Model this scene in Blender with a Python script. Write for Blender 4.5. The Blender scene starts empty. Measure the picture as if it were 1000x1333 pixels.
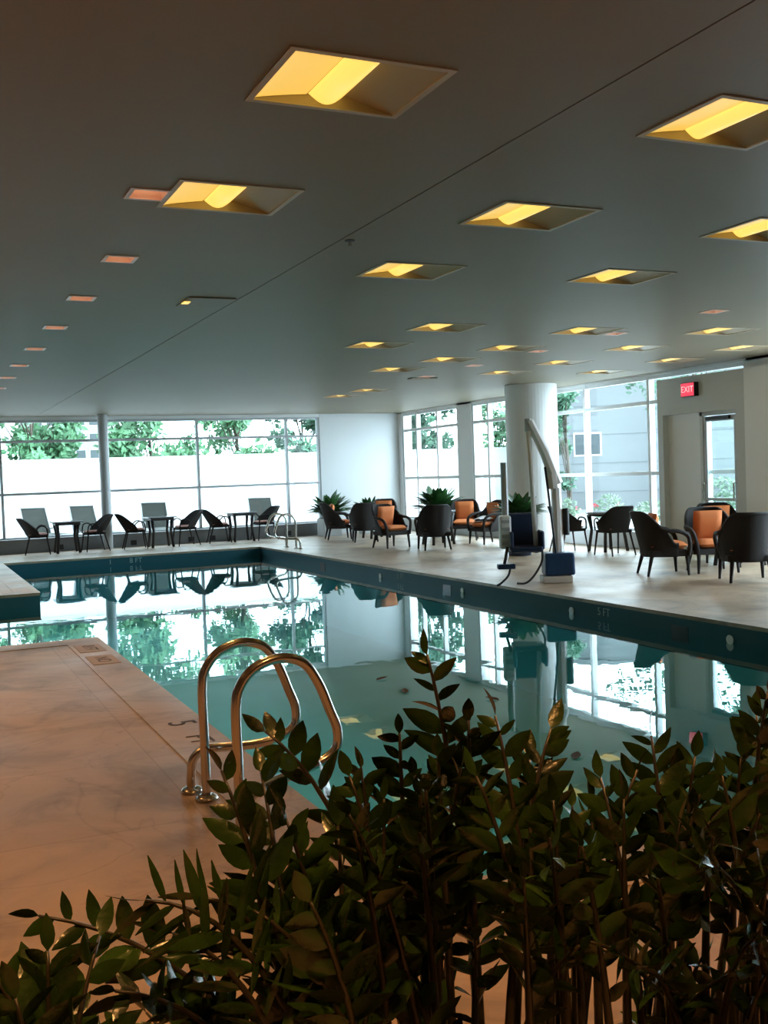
import bpy, math, random
from mathutils import Vector, Matrix
random.seed(7)
PI = math.pi
sc = bpy.context.scene
C = sc.collection

# ------------------------------------------------------------------ camera
FX = 1349.64
def _ray(u, v): return Vector((u-500.0, -(v-666.5), -FX)).normalized()
AX = _ray(3450, 508); AY = _ray(-119, 638); AZ = AX.cross(AY)
ROT = Matrix((AX, AY, AZ))
EYE = 1.6
def at(u, v, d):                      # point at distance d along the view axis
    return ROT @ Vector(((u-500)/FX*d, -(v-666.5)/FX*d, -d)) + Vector((0, 0, EYE))
cd = bpy.data.cameras.new('camera'); cam = bpy.data.objects.new('camera', cd); C.objects.link(cam)
cam.matrix_world = Matrix.Translation((0, 0, EYE)) @ ROT.to_4x4()
cd.sensor_fit = 'VERTICAL'; cd.sensor_height = 36; cd.lens = FX*36/1333; cd.clip_start = .05; cd.clip_end = 500
sc.camera = cam
sc.view_settings.view_transform = 'Standard'; sc.view_settings.look = 'None'
sc.view_settings.gamma = 1; sc.view_settings.exposure = 0.12
sc.view_settings.use_curve_mapping = False
sc.cycles.use_denoising = True
sc.cycles.max_bounces = 10; sc.cycles.transparent_max_bounces = 16
sc.cycles.sample_clamp_indirect = 6

# ------------------------------------------------------------------ materials
def mat(name, col, rough=.5, metal=0, spec=.5, bump=0, bscale=30, var=0, vscale=4, coat=0, emit=None, es=0, kind='noise'):
    m = bpy.data.materials.new(name); m.use_nodes = True
    nt = m.node_tree; n = nt.nodes; L = nt.links; b = n['Principled BSDF']
    b.inputs['Base Color'].default_value = (*col, 1); b.inputs['Roughness'].default_value = rough
    b.inputs['Metallic'].default_value = metal; b.inputs['Specular IOR Level'].default_value = spec
    b.inputs['Coat Weight'].default_value = coat
    tc = n.new('ShaderNodeTexCoord')
    if var:
        t = n.new('ShaderNodeTexNoise'); t.inputs['Scale'].default_value = vscale; t.inputs['Detail'].default_value = 6
        r = n.new('ShaderNodeValToRGB'); e = r.color_ramp.elements
        e[0].position = .3; e[1].position = .7
        e[0].color = (*[c*(1-var) for c in col], 1); e[1].color = (*[min(1, c*(1+var)) for c in col], 1)
        L.new(tc.outputs['Object'], t.inputs['Vector']); L.new(t.outputs['Fac'], r.inputs['Fac']); L.new(r.outputs['Color'], b.inputs['Base Color'])
    if bump:
        if kind == 'weave':
            t = n.new('ShaderNodeTexWave'); t.inputs['Scale'].default_value = bscale; t.bands_direction = 'Z'
            t2 = n.new('ShaderNodeTexWave'); t2.inputs['Scale'].default_value = bscale; t2.bands_direction = 'X'
            mm = n.new('ShaderNodeMath'); mm.operation = 'ADD'
            L.new(tc.outputs['Object'], t.inputs['Vector']); L.new(tc.outputs['Object'], t2.inputs['Vector'])
            L.new(t.outputs['Fac'], mm.inputs[0]); L.new(t2.outputs['Fac'], mm.inputs[1]); out = mm.outputs[0]
        else:
            t = n.new('ShaderNodeTexNoise'); t.inputs['Scale'].default_value = bscale
            L.new(tc.outputs['Object'], t.inputs['Vector']); out = t.outputs['Fac']
        bp = n.new('ShaderNodeBump'); bp.inputs['Strength'].default_value = bump; bp.inputs['Distance'].default_value = .01
        L.new(out, bp.inputs['Height']); L.new(bp.outputs['Normal'], b.inputs['Normal'])
    if emit:
        b.inputs['Emission Color'].default_value = (*emit, 1); b.inputs['Emission Strength'].default_value = es
    return m

M = {}
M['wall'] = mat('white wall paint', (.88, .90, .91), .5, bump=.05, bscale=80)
M['wall_dimmed'] = mat('dimmed wall paint', (.70, .72, .74), .5, bump=.05, bscale=80)  # same white wall paint, toned down to dim the overlit end wall
M['wall_back'] = mat('beige wall paint', (.26, .16, .09), .7)
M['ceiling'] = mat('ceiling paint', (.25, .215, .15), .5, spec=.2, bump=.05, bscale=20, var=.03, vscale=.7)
M['seam'] = mat('dark joint', (.12, .11, .1), .8)
M['frame'] = mat('grey window frame', (.50, .53, .55), .4, metal=.1)
M['white_frame'] = mat('white metal', (.80, .82, .83), .35)
M['head'] = mat('grey door surround', (.60, .63, .62), .5)
M['ledge'] = mat('grey stone curb', (.22, .23, .24), .6, var=.1)
M['dark'] = mat('dark plastic', (.015, .015, .018), .5)
M['steel'] = mat('brushed stainless steel', (.62, .58, .53), .22, metal=1)
M['wicker'] = mat('dark brown wicker', (.022, .015, .013), .6, spec=.35, bump=.8, bscale=40, kind='weave')
M['orange'] = mat('orange striped cushion', (.75, .23, .07), .8, bump=.2, bscale=200)
M['pinkseat'] = mat('dusty pink cushion', (.45, .20, .15), .8)
M['tabletop'] = mat('table glass top', (.16, .18, .20), .08, spec=.8)
M['tableleg'] = mat('dark table leg', (.02, .018, .018), .45)
M['blue'] = mat('navy blue plastic', (.012, .06, .17), .35)
M['navy'] = mat('dark navy plastic', (.012, .03, .08), .4)
M['whitep'] = mat('white powder coat', (.85, .85, .85), .35)
M['greyp'] = mat('grey powder coat', (.5, .52, .54), .4)
M['sling'] = mat('olive grey sling fabric', (.06, .065, .055), .8, bump=.2, bscale=150)
M['planter'] = mat('pale grey planter', (.55, .57, .58), .5)
M['trough'] = mat('dark trough', (.05, .035, .025), .6)
M['soil'] = mat('potting soil', (.03, .02, .014), .95, bump=.8, bscale=60)
M['plant'] = mat('potted plant leaf', (.03, .10, .025), .4, var=.4, vscale=8)
M['plant'].node_tree.nodes['Principled BSDF'].inputs['Specular IOR Level'].default_value = .4
M['leaf'] = mat('glossy dark leaf', (.017, .040, .006), .25, spec=.6, var=.7, vscale=9, bump=.15, bscale=60)
M['stem'] = mat('reddish stalk', (.022, .018, .009), .35, var=.4, vscale=10)
M['tree'] = mat('tree leaf green', (.13, .29, .15), .6, var=.5, vscale=1.2)
M['tree_b'] = mat('tree leaf dark green', (.08, .20, .12), .6, var=.5, vscale=1.2)
M['bark'] = mat('bark', (.10, .08, .06), .9, bump=.6)
M['shrub'] = mat('grey green shrub', (.16, .24, .16), .7, var=.4, vscale=6)
M['red'] = mat('red flower', (.60, .05, .06), .6)
M['pink'] = mat('pink flower', (.75, .25, .3), .6)
M['parapet'] = mat('white rendered garden wall', (.78, .80, .80), .8, var=.03)
M['bwall'] = mat('far building render', (.33, .33, .33), .8)
M['bglass'] = mat('far building window glass', (.06, .08, .09), .3)
M['siding'] = mat('white siding', (.22, .24, .25), .7)
M['siding_line'] = mat('siding joint', (.15, .17, .18), .8)
M['terrace'] = mat('darkened terrace paving', (.30, .30, .29), .8, var=.08, vscale=2)  # tone lowered so the terrace bounces less light to the ceiling
M['patio'] = mat('brightened patio paving', (.72, .73, .72), .8, var=.05, vscale=2)  # tone kept bright to bounce light onto the ceiling by the right windows
M['grass'] = mat('ground', (.10, .16, .07), .9)
M['towel'] = mat('white towel', (.8, .8, .8), .9)
M['black_tile'] = mat('black tile', (.005, .012, .02), .3)
M['paleink'] = mat('pale marker ink', (.30, .42, .42), .4)
M['darkink'] = mat('dark stencil ink', (.05, .035, .03), .6)
M['marker'] = mat('light marker tile', (.42, .34, .28), .5, spec=.2)
M['inlet'] = mat('white inlet fitting', (.9, .9, .9), .3)
M['lens'] = mat('lamp lens', (.9, .8, .5), .4, emit=(1, .66, .13), es=1.0)
M['diff'] = mat('lamp diffuser', (.9, .8, .5), .5, emit=(1, .60, .10), es=.75)
M['reflector'] = mat('lamp reflector', (.50, .42, .30), .35)
M['lframe'] = mat('lamp frame', (.55, .48, .36), .5)
M['bulb'] = mat('downlight bulb', (1, .9, .8), .4, emit=(1, .62, .38), es=6)
M['dreflect'] = mat('downlight reflector', (.75, .55, .45), .3)
M['exit_face'] = mat('red exit sign face', (.5, .02, .05), .4, emit=(1, .06, .12), es=.8)
M['exit_ink'] = mat('exit sign letters', (1, .7, .7), .4, emit=(1, .5, .5), es=.9)

# deck stone with veins
def deck_mat(name, col, tile):
    m = mat(name, col, .3); nt = m.node_tree; n = nt.nodes; L = nt.links; b = n['Principled BSDF']
    g = n.new('ShaderNodeNewGeometry')
    t = n.new('ShaderNodeTexNoise'); t.inputs['Scale'].default_value = 1.4; t.inputs['Detail'].default_value = 9; t.inputs['Roughness'].default_value = .62; t.inputs['Distortion'].default_value = .9
    r = n.new('ShaderNodeValToRGB'); e = r.color_ramp.elements
    e[0].position = .33; e[0].color = (*[c*.60 for c in col], 1); e[1].position = .68; e[1].color = (*[min(1, c*1.2) for c in col], 1)
    k = e.new(.5); k.color = (*col, 1)
    v = n.new('ShaderNodeTexNoise'); v.inputs['Scale'].default_value = .9; v.inputs['Detail'].default_value = 4; v.inputs['Distortion'].default_value = 1.6
    vr = n.new('ShaderNodeValToRGB'); ve = vr.color_ramp.elements
    ve[0].position = .485; ve[0].color = (1, 1, 1, 1); ve[1].position = .515; ve[1].color = (1, 1, 1, 1); q = ve.new(.5); q.color = (.74, .70, .67, 1)
    br = n.new('ShaderNodeTexBrick'); br.offset = 0; br.inputs['Scale'].default_value = 1; br.inputs['Brick Width'].default_value = tile; br.inputs['Row Height'].default_value = tile
    br.inputs['Mortar Size'].default_value = .006; br.inputs['Color1'].default_value = (1, 1, 1, 1); br.inputs['Color2'].default_value = (.93, .92, .91, 1); br.inputs['Mortar'].default_value = (.78, .75, .72, 1)
    mx = n.new('ShaderNodeMix'); mx.data_type = 'RGBA'; mx.blend_type = 'MULTIPLY'; mx.inputs['Factor'].default_value = .6
    m2 = n.new('ShaderNodeMix'); m2.data_type = 'RGBA'; m2.blend_type = 'MULTIPLY'; m2.inputs['Factor'].default_value = 1
    for a in (t, v, br): L.new(g.outputs['Position'], a.inputs['Vector'])
    L.new(t.outputs['Fac'], r.inputs['Fac']); L.new(v.outputs['Fac'], vr.inputs['Fac'])
    L.new(r.outputs['Color'], mx.inputs[6]); L.new(vr.outputs['Color'], mx.inputs[7])
    L.new(mx.outputs[2], m2.inputs[6]); L.new(br.outputs['Color'], m2.inputs[7]); L.new(m2.outputs[2], b.inputs['Base Color'])
    rr = n.new('ShaderNodeMapRange'); rr.inputs[3].default_value = .28; rr.inputs[4].default_value = .46
    wn = n.new('ShaderNodeTexNoise'); wn.inputs['Scale'].default_value = .8; wn.inputs['Detail'].default_value = 3
    L.new(g.outputs['Position'], wn.inputs['Vector']); rr.inputs[1].default_value = .3; rr.inputs[2].default_value = .66
    L.new(wn.outputs['Fac'], rr.inputs[0]); L.new(rr.outputs[0], b.inputs['Roughness'])
    return m
M['deck'] = deck_mat('pool deck stone', (.45, .34, .24), 1.2)
M['coping'] = deck_mat('coping stone', (.47, .355, .255), .6)

def pool_mat():
    m = mat('pool tile', (.1, .35, .38), .5, spec=.25); nt = m.node_tree; n = nt.nodes; L = nt.links; b = n['Principled BSDF']
    g = n.new('ShaderNodeNewGeometry'); s = n.new('ShaderNodeSeparateXYZ'); L.new(g.outputs['Position'], s.inputs[0])
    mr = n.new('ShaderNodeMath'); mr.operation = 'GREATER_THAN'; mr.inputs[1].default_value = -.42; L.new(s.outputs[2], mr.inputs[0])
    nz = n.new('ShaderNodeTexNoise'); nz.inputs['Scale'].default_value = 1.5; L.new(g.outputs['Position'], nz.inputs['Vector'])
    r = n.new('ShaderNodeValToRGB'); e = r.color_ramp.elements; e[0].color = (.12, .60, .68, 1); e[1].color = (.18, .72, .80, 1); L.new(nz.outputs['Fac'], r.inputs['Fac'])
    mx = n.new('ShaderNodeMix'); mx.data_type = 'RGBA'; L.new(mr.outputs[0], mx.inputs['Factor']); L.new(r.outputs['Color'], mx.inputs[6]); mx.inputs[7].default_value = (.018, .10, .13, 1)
    L.new(mx.outputs[2], b.inputs['Base Color'])
    return m
M['pool'] = pool_mat()

def schlick(n, L, f0, k, nrm=None):
    lw = n.new('ShaderNodeLayerWeight'); lw.inputs['Blend'].default_value = .5
    if nrm: L.new(nrm, lw.inputs['Normal'])
    pw = n.new('ShaderNodeMath'); pw.operation = 'POWER'; pw.inputs[1].default_value = 5; L.new(lw.outputs['Facing'], pw.inputs[0])
    ma = n.new('ShaderNodeMath'); ma.operation = 'MULTIPLY_ADD'; ma.inputs[1].default_value = k; ma.inputs[2].default_value = f0; L.new(pw.outputs[0], ma.inputs[0])
    return ma.outputs[0]
def water_mat():
    m = bpy.data.materials.new('pool water'); m.use_nodes = True; nt = m.node_tree; n = nt.nodes; L = nt.links
    n.remove(n['Principled BSDF']); o = n['Material Output']
    tr = n.new('ShaderNodeBsdfTransparent'); tr.inputs[0].default_value = (.80, 1, 1, 1)
    gl = n.new('ShaderNodeBsdfGlossy'); gl.inputs['Roughness'].default_value = .006; gl.inputs[0].default_value = (.93, 1, 1, 1)
    mx = n.new('ShaderNodeMixShader')
    g = n.new('ShaderNodeNewGeometry'); t = n.new('ShaderNodeTexNoise'); t.inputs['Scale'].default_value = 2.2; t.inputs['Detail'].default_value = 2
    bp = n.new('ShaderNodeBump'); bp.inputs['Strength'].default_value = .05; bp.inputs['Distance'].default_value = .02
    L.new(g.outputs['Position'], t.inputs['Vector']); L.new(t.outputs['Fac'], bp.inputs['Height'])
    L.new(bp.outputs[0], gl.inputs['Normal']); L.new(schlick(n, L, .03, .97, bp.outputs[0]), mx.inputs[0]); L.new(tr.outputs[0], mx.inputs[1]); L.new(gl.outputs[0], mx.inputs[2]); L.new(mx.outputs[0], o.inputs[0])
    return m
M['water'] = water_mat()
def glass_mat():
    m = bpy.data.materials.new('clear glass'); m.use_nodes = True; nt = m.node_tree; n = nt.nodes; L = nt.links
    n.remove(n['Principled BSDF']); o = n['Material Output']
    tr = n.new('ShaderNodeBsdfTransparent'); tr.inputs[0].default_value = (.93, .98, .97, 1)
    gl = n.new('ShaderNodeBsdfGlossy'); gl.inputs['Roughness'].default_value = .02
    mx = n.new('ShaderNodeMixShader')
    L.new(schlick(n, L, .02, .8), mx.inputs[0]); L.new(tr.outputs[0], mx.inputs[1]); L.new(gl.outputs[0], mx.inputs[2]); L.new(mx.outputs[0], o.inputs[0])
    return m
M['glass'] = glass_mat()

# ------------------------------------------------------------------ world
w = bpy.data.worlds.new('overcast'); sc.world = w; w.use_nodes = True
bg = w.node_tree.nodes['Background']; bg.inputs[0].default_value = (.80, .94, 1.08, 1); bg.inputs[1].default_value = 6.2

_n = w.node_tree.nodes; _L = w.node_tree.links     # overcast sky, brighter to the right (+X) where the sun sits behind cloud
_tc = _n.new('ShaderNodeTexCoord'); _sp = _n.new('ShaderNodeSeparateXYZ'); _mr = _n.new('ShaderNodeMapRange')
_mr.inputs[1].default_value = -.1; _mr.inputs[2].default_value = .9; _mr.inputs[3].default_value = 3.0; _mr.inputs[4].default_value = 15.5
_L.new(_tc.outputs['Generated'], _sp.inputs[0]); _L.new(_sp.outputs[0], _mr.inputs[0]); _L.new(_mr.outputs[0], bg.inputs[1])

# ------------------------------------------------------------------ mesh builder
class MB:
    def __init__(s): s.v = []; s.f = []
    def box(s, c, d, rz=0, top=1.0):
        b = len(s.v); cs, sn = math.cos(rz), math.sin(rz)
        for k in (-.5, .5):
            sca = top if k > 0 else 1
            for i, j in ((-.5, -.5), (.5, -.5), (.5, .5), (-.5, .5)):
                x, y = i*d[0]*sca, j*d[1]*sca
                s.v.append((c[0]+x*cs-y*sn, c[1]+x*sn+y*cs, c[2]+k*d[2]))
        for q in ((3, 2, 1, 0), (4, 5, 6, 7), (0, 1, 5, 4), (1, 2, 6, 5), (2, 3, 7, 6), (3, 0, 4, 7)): s.f.append(tuple(b+i for i in q))
        return s
    def bb(s, x0, x1, y0, y1, z0, z1): return s.box(((x0+x1)/2, (y0+y1)/2, (z0+z1)/2), (x1-x0, y1-y0, z1-z0))
    def tube(s, pts, r, n=8, closed=False):
        pts = [Vector(p) for p in pts]; m = len(pts)
        rs = r if isinstance(r, (list, tuple)) else [r]*m
        b = len(s.v); prev = None
        for i, p in enumerate(pts):
            t = ((pts[(i+1) % m] if (closed or i < m-1) else p) - (pts[i-1] if (closed or i > 0) else p)).normalized()
            if prev is None:
                a = Vector((0, 0, 1)) if abs(t.z) < .9 else Vector((1, 0, 0)); u = t.cross(a).normalized()
            else:
                u = (prev - t*prev.dot(t)).normalized()
            prev = u; v = t.cross(u)
            for k in range(n):
                a = 2*PI*k/n; s.v.append(tuple(p + (u*math.cos(a)+v*math.sin(a))*rs[i]))
        for i in range(m if closed else m-1):
            for k in range(n):
                a0 = b+i*n; a1 = b+((i+1) % m)*n
                s.f.append((a0+k, a0+(k+1) % n, a1+(k+1) % n, a1+k))
        if not closed:
            s.f.append(tuple(b+k for k in range(n))[::-1]); s.f.append(tuple(b+(m-1)*n+k for k in range(n)))
        return s
    def lathe(s, prof, n=24, c=(0, 0, 0)):
        b = len(s.v)
        for r, z in prof:
            for k in range(n):
                a = 2*PI*k/n; s.v.append((c[0]+r*math.cos(a), c[1]+r*math.sin(a), c[2]+z))
        for i in range(len(prof)-1):
            for k in range(n): s.f.append((b+i*n+k, b+i*n+(k+1) % n, b+(i+1)*n+(k+1) % n, b+(i+1)*n+k))
        s.f.append(tuple(b+k for k in range(n))[::-1]); s.f.append(tuple(b+(len(prof)-1)*n+k for k in range(n)))
        return s
    def grid(s, fn, nu, nv):
        b = len(s.v)
        for i in range(nu+1):
            for j in range(nv+1): s.v.append(tuple(fn(i/nu, j/nv)))
        for i in range(nu):
            for j in range(nv):
                a = b+i*(nv+1)+j; s.f.append((a, a+nv+1, a+nv+2, a+1))
        return s
    def leaf(s, p, d, nrm, L, W, bend=.15, n=5, cup=.25):
        d = d.normalized(); sd = d.cross(nrm)
        if sd.length < 1e-4: sd = d.orthogonal()
        sd.normalize(); up = sd.cross(d).normalized(); b = len(s.v)
        for i in range(n+1):
            t = i/n; wv = W*(math.sin(PI*min(1, t**.8))**.8)*.5 if 0 < t < 1 else .0006
            c = p + d*L*t - up*bend*L*t*t
            s.v.append(tuple(c - sd*wv + up*wv*cup)); s.v.append(tuple(c)); s.v.append(tuple(c + sd*wv + up*wv*cup))
        for i in range(n):
            a = b+3*i; s.f.append((a, a+1, a+4, a+3)); s.f.append((a+1, a+2, a+5, a+4))
        return s
    def card(s, p, d, u, L, W):
        b = len(s.v)
        s.v += [tuple(p-u*W*.1), tuple(p+d*L*.5-u*W*.5), tuple(p+d*L), tuple(p+d*L*.5+u*W*.5)]; s.f.append((b, b+1, b+2, b+3)); return s
    def build(s, name, m, parent=None, smooth=False, bevel=0, solid=0, sub=0):
        me = bpy.data.meshes.new(name); me.from_pydata(s.v, [], s.f); me.validate(); me.update()
        me.materials.append(M[m] if isinstance(m, str) else m)
        if smooth:
            for p in me.polygons: p.use_smooth = True
        o = bpy.data.objects.new(name, me); C.objects.link(o)
        if parent: o.parent = parent
        if solid:
            k = o.modifiers.new('s', 'SOLIDIFY'); k.thickness = solid; k.offset = 0
        if bevel:
            k = o.modifiers.new('b', 'BEVEL'); k.width = bevel; k.segments = 2; k.limit_method = 'ANGLE'
        if sub:
            k = o.modifiers.new('u', 'SUBSURF'); k.levels = sub; k.render_levels = sub
        return o

def tag(o, label=None, cat=None, group=None, kind=None):
    if label: o['label'] = label
    if cat: o['category'] = cat
    if group: o['group'] = group
    if kind: o['kind'] = kind
    return o
def struct(o, label, cat='wall'): return tag(o, label, cat, kind='structure')
def empty(name, loc=(0, 0, 0), rz=0):
    o = bpy.data.objects.new(name, None); C.objects.link(o); o.location = loc; o.rotation_euler = (0, 0, rz); o.empty_display_size = .1
    return o
def children(o): return KIDS.get(o.name, [])
KIDS = {}
def index_kids():
    KIDS.clear()
    for o in list(bpy.data.objects):
        if o.parent: KIDS.setdefault(o.parent.name, []).append(o)
def copy_tree(o, parent=None):
    c = o.copy(); C.objects.link(c)
    if parent: c.parent = parent
    for ch in children(o): copy_tree(ch, c)
    return c
dim_light = []
def place(proto, used, loc, rz, label, group):
    if proto.name in used: o = copy_tree(proto)
    else: o = proto; used.add(proto.name)
    o.location = loc; o.rotation_euler = (0, 0, rz); o['label'] = label; o['group'] = group
    return o
USED = set()
def face(dx, dy): return math.atan2(-dx, dy)     # rotation that turns local +Y to (dx, dy)
def text(name, s, size, m, parent, loc, rot, ext=.002):
    cu = bpy.data.curves.new(name, 'FONT'); cu.body = s; cu.size = size; cu.extrude = ext; cu.align_x = 'CENTER'; cu.align_y = 'CENTER'
    t_ = bpy.data.objects.new('tmp', cu); C.objects.link(t_); bpy.context.view_layer.update()
    me = bpy.data.meshes.new_from_object(t_.evaluated_get(bpy.context.evaluated_depsgraph_get())); bpy.data.objects.remove(t_)
    me.materials.clear(); me.materials.append(M[m]); o = bpy.data.objects.new(name, me); C.objects.link(o); o.location = loc; o.rotation_euler = rot
    if parent: o.parent = parent
    return o

# ------------------------------------------------------------------ room shell
H = 3.25; XR = 12.5; YF = 26.2; XL = -4; YB = -3
WZ = -.2; PD = -1.35
px0, px1, py0, py1 = 1.7, 7.3, 3.5, 22.9; by0, by1, bx0 = 11.0, 16.16, -2.0
m = MB()
for r in ((XL, px0, YB, by0), (XL, px0, by1, py1), (XL, XR+.3, py1, YF+.3), (px1, XR+.3, YB, py1), (px0, px1, YB, py0), (XL, bx0, by0, by1)):
    m.bb(r[0], r[1], r[2], r[3], -.04, 0)
struct(m.build('floor', 'deck'), 'beige stone pool deck around the water', 'floor')
# coping strip
m = MB(); cw = .34; z0, z1 = -.001, .005
m.bb(px0-cw, px0+.012, py0-cw, by0+.012, z0, z1); m.bb(px0+.012, px1+cw, py0-cw, py0+.012, z0, z1)
m.bb(px1-.012, px1+cw, py0+.012, py1+cw, z0, z1); m.bb(px0-cw, px1-.012, py1-.012, py1+cw, z0, z1)
m.bb(px0-cw, px0+.012, by1-.012, py1-.012, z0, z1); m.bb(bx0, px0-cw, by1-.012, by1+cw, z0, z1); m.bb(bx0, px0-cw, by0-cw, by0+.012, z0, z1)
struct(m.build('trim_1', 'coping'), 'stone coping strip along the pool edge', 'coping')
# basin
m = MB(); T = .12; o_ = .02
def bw(x0, x1, y0, y1): m.bb(x0, x1, y0, y1, PD, -.038)
bw(px0-T, px0+o_-.02+0, py0-T, by0); bw(px0-T, px0, by1, py1+T)
bw(px0, px1, py0-T, py0); bw(px0, px1, py1, py1+T); bw(px1, px1+T, py0-T, py1+T)
bw(bx0-T, px0-T, by0-T, by0); bw(bx0-T, px0-T, by1, by1+T); bw(bx0-T, bx0, by0, by1)
m.bb(bx0-T, px1+T, py0-T, py1+T, PD-.1, PD)
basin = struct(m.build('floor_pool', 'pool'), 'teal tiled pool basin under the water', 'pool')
for i, (y, zz) in enumerate(((18.95, -.15), (13.78, -.15), (8.59, -.15))):
    k = MB().bb(px1-.006, px1+.002, y-.13, y+.13, -.30, -.12).build('tile_recess', 'black_tile', basin)
for y in (13.29, 10.54, 7.85, 16.2):
    k = MB().lathe([(.001, 0), (.045, 0), (.05, .01), (.03, .016)], 12).build('inlet_fitting', 'inlet', basin)
    k.location = (px1-.003, y, -.17); k.rotation_euler = (0, -PI/2, 0)
text('depth_marking', '8 FT', .15, 'paleink', basin, (4.45, py1-.004, -.12), (PI/2, 0, 0))
text('depth_marking', 'I', .15, 'paleink', basin, (3.9, py1-.004, -.12), (PI/2, 0, 0))
text('depth_marking', '5 FT', .13, 'paleink', basin, (px1-.004, 9.9, -.12), (PI/2, 0, -PI/2))
text('depth_marking', '8 FT', .13, 'paleink', basin, (px1-.004, 15.4, -.12), (PI/2, 0, -PI/2))
m = MB()
b = m.v; m.v += [(px0, py0, WZ), (px1, py0, WZ), (px1, py1, WZ), (px0, py1, WZ), (bx0, by0, WZ), (px0, by0, WZ), (px0, by1, WZ), (bx0, by1, WZ)]
m.f += [(0, 1, 2, 3), (4, 5, 6, 7)]
tag(m.build('pool_water', 'water'), 'still teal water filling the indoor pool, reflecting the windows', 'water', kind='stuff')

# deck markings
def decktile(x, y, s, rz, lab, w_=.24, l_=.5):
    o = empty('depth_marker', (x, y, .0055), rz)
    MB().box((0, 0, .0015), (l_, w_, .003)).build('tile', 'marker', o)
    text('marking', s, .17, 'darkink', o, (0, 0, .0034), (0, 0, 0), .0004)
    tag(o, lab, 'marker', 'depth markers set in the coping'); return o
decktile(1.52, 10.3, '8 FT', -PI/2, 'pale depth marker tile nearest the left deck corner by the pool')
decktile(1.52, 9.55, 'NO', -PI/2, 'pale marker tile just before the corner tile of the left deck')  # plain pale tile with dark guessed lettering
tag(text('depth_stencil', '5', .26, 'darkink', None, (1.55, 6.72, .0065), (0, 0, -PI/2), .0006), 'dark depth numeral painted on the deck, farther of the two by the handrails', 'marking', 'painted depth marks')
tag(text('depth_stencil', 'FT', .2, 'darkink', None, (1.55, 6.25, .0065), (0, 0, -PI/2), .0006), 'dark depth letters painted on the deck, closer to the handrails', 'marking', 'painted depth marks')

# ceiling
LX = [1.79, 3.76, 5.72, 7.6, 9.54, 11.36]
lamps = [
 (1.78, 4.10, 'largest yellow square ceiling light, nearest on the left'),
 (3.78, 3.95, 'large yellow square ceiling light cut by the right picture edge near the top'),
 (1.80, 5.97, 'yellow square ceiling light overlapping the nearest small downlight'),
 (3.80, 5.84, 'second yellow ceiling light back in the middle row, beyond the large one at right'),
 (5.74, 5.70, 'yellow ceiling light cut by the right edge, second from the top there'),
 (3.84, 7.70, 'third yellow ceiling light in the middle row, left of the right-hand pair'),
 (5.80, 7.48, 'yellow ceiling light behind the one cut by the right edge'),
 (5.72, 10.62, 'yellow ceiling light left of the lift post, before the small row'),
 (7.68, 10.58, 'yellow ceiling light touching a small downlight, above the blue pool lift'),
 (9.54, 10.28, 'far right yellow ceiling light above the glass door'),
 (5.60, 12.23, 'leftmost far yellow ceiling light above the corner windows'),
 (7.62, 12.27, 'yellow ceiling light just left of a small downlight over the column'),
 (9.56, 12.01, 'yellow ceiling light between the column and the door header'),
 (7.42, 13.68, 'dim yellow ceiling light, second row from the back on the left'),
 (9.58, 13.87, 'yellow ceiling light directly above the round column'),
 (11.40, 13.36, 'pale ceiling light left of the door header by the windows'),
 (11.36, 11.76, 'pale ceiling light at the right edge right above the exit sign'),
 (7.22, 15.1, 'small far ceiling light above the white end wall'),
 (9.45, 15.43, 'small far ceiling light touching the column on its left'),
 (11.32, 15.17, 'pale far ceiling light near the windows right of the column'),
 (8.46, 18.91, 'faint ceiling light in the farthest row, nearer of the last two'),
 (8.45, 20.3, 'faintest and farthest ceiling light before the corner'),
]
downs_l = [(1.335, 6.02), (1.50, 7.81), (1.48, 9.54), (1.48, 11.36), (1.47, 13.18), (1.46, 15.0), (1.45, 16.7), (1.45, 18.5)]
downs_r = [(8.18, 8.93), (8.2, 10.72), (8.23, 12.54), (8.25, 14.4), (8.28, 16.15)]
# ceiling slab split into cells so that every fitting sits in a real opening
LW, LH = .35, .29
holes = [(x-LW, x+LW, y-LH, y+LH) for x, y, _ in lamps]
unseen_downs = [(-1.2, 5.8), (-1.2, 2.6), (1.5, 2.4), (-1.2, 9.0), (-.6, .5), (.9, .35), (2.3, .7)]
for x, y in downs_l+downs_r+unseen_downs: holes.append((x-.10, x+.10, y-.10, y+.10))
SEAM = (2.845, 2.857)
def ceiling_mesh():
    xs = sorted(set([XL, XR+.3, SEAM[0], SEAM[1]] + [h[0] for h in holes]+[h[1] for h in holes]))
    m = MB()
    for i in range(len(xs)-1):
        xa, xb = xs[i], xs[i+1]; xc = (xa+xb)/2
        if SEAM[0]-1e-6 <= xa and xb <= SEAM[1]+1e-6: continue
        iv = sorted((h[2], h[3]) for h in holes if h[0] < xc < h[1]); y = YB
        for a, b_ in iv:
            if a > y: m.bb(xa, xb, y, a, H, H+.02)
            y = max(y, b_)
        if y < YF+.3: m.bb(xa, xb, y, YF+.3, H, H+.02)
    return m
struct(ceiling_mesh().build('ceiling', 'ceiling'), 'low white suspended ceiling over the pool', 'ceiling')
struct(MB().bb(SEAM[0]-.001, SEAM[1]+.001, YB, YF, H+.004, H+.02).build('trim_2', 'seam'), 'thin dark joint running along the ceiling', 'joint')
struct(MB().bb(XL-.2, XR+.5, YB-.2, YF+.5, H+.32, H+.5).build('wall_roof', 'wall'), 'roof slab above the suspended ceiling', 'roof')

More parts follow.
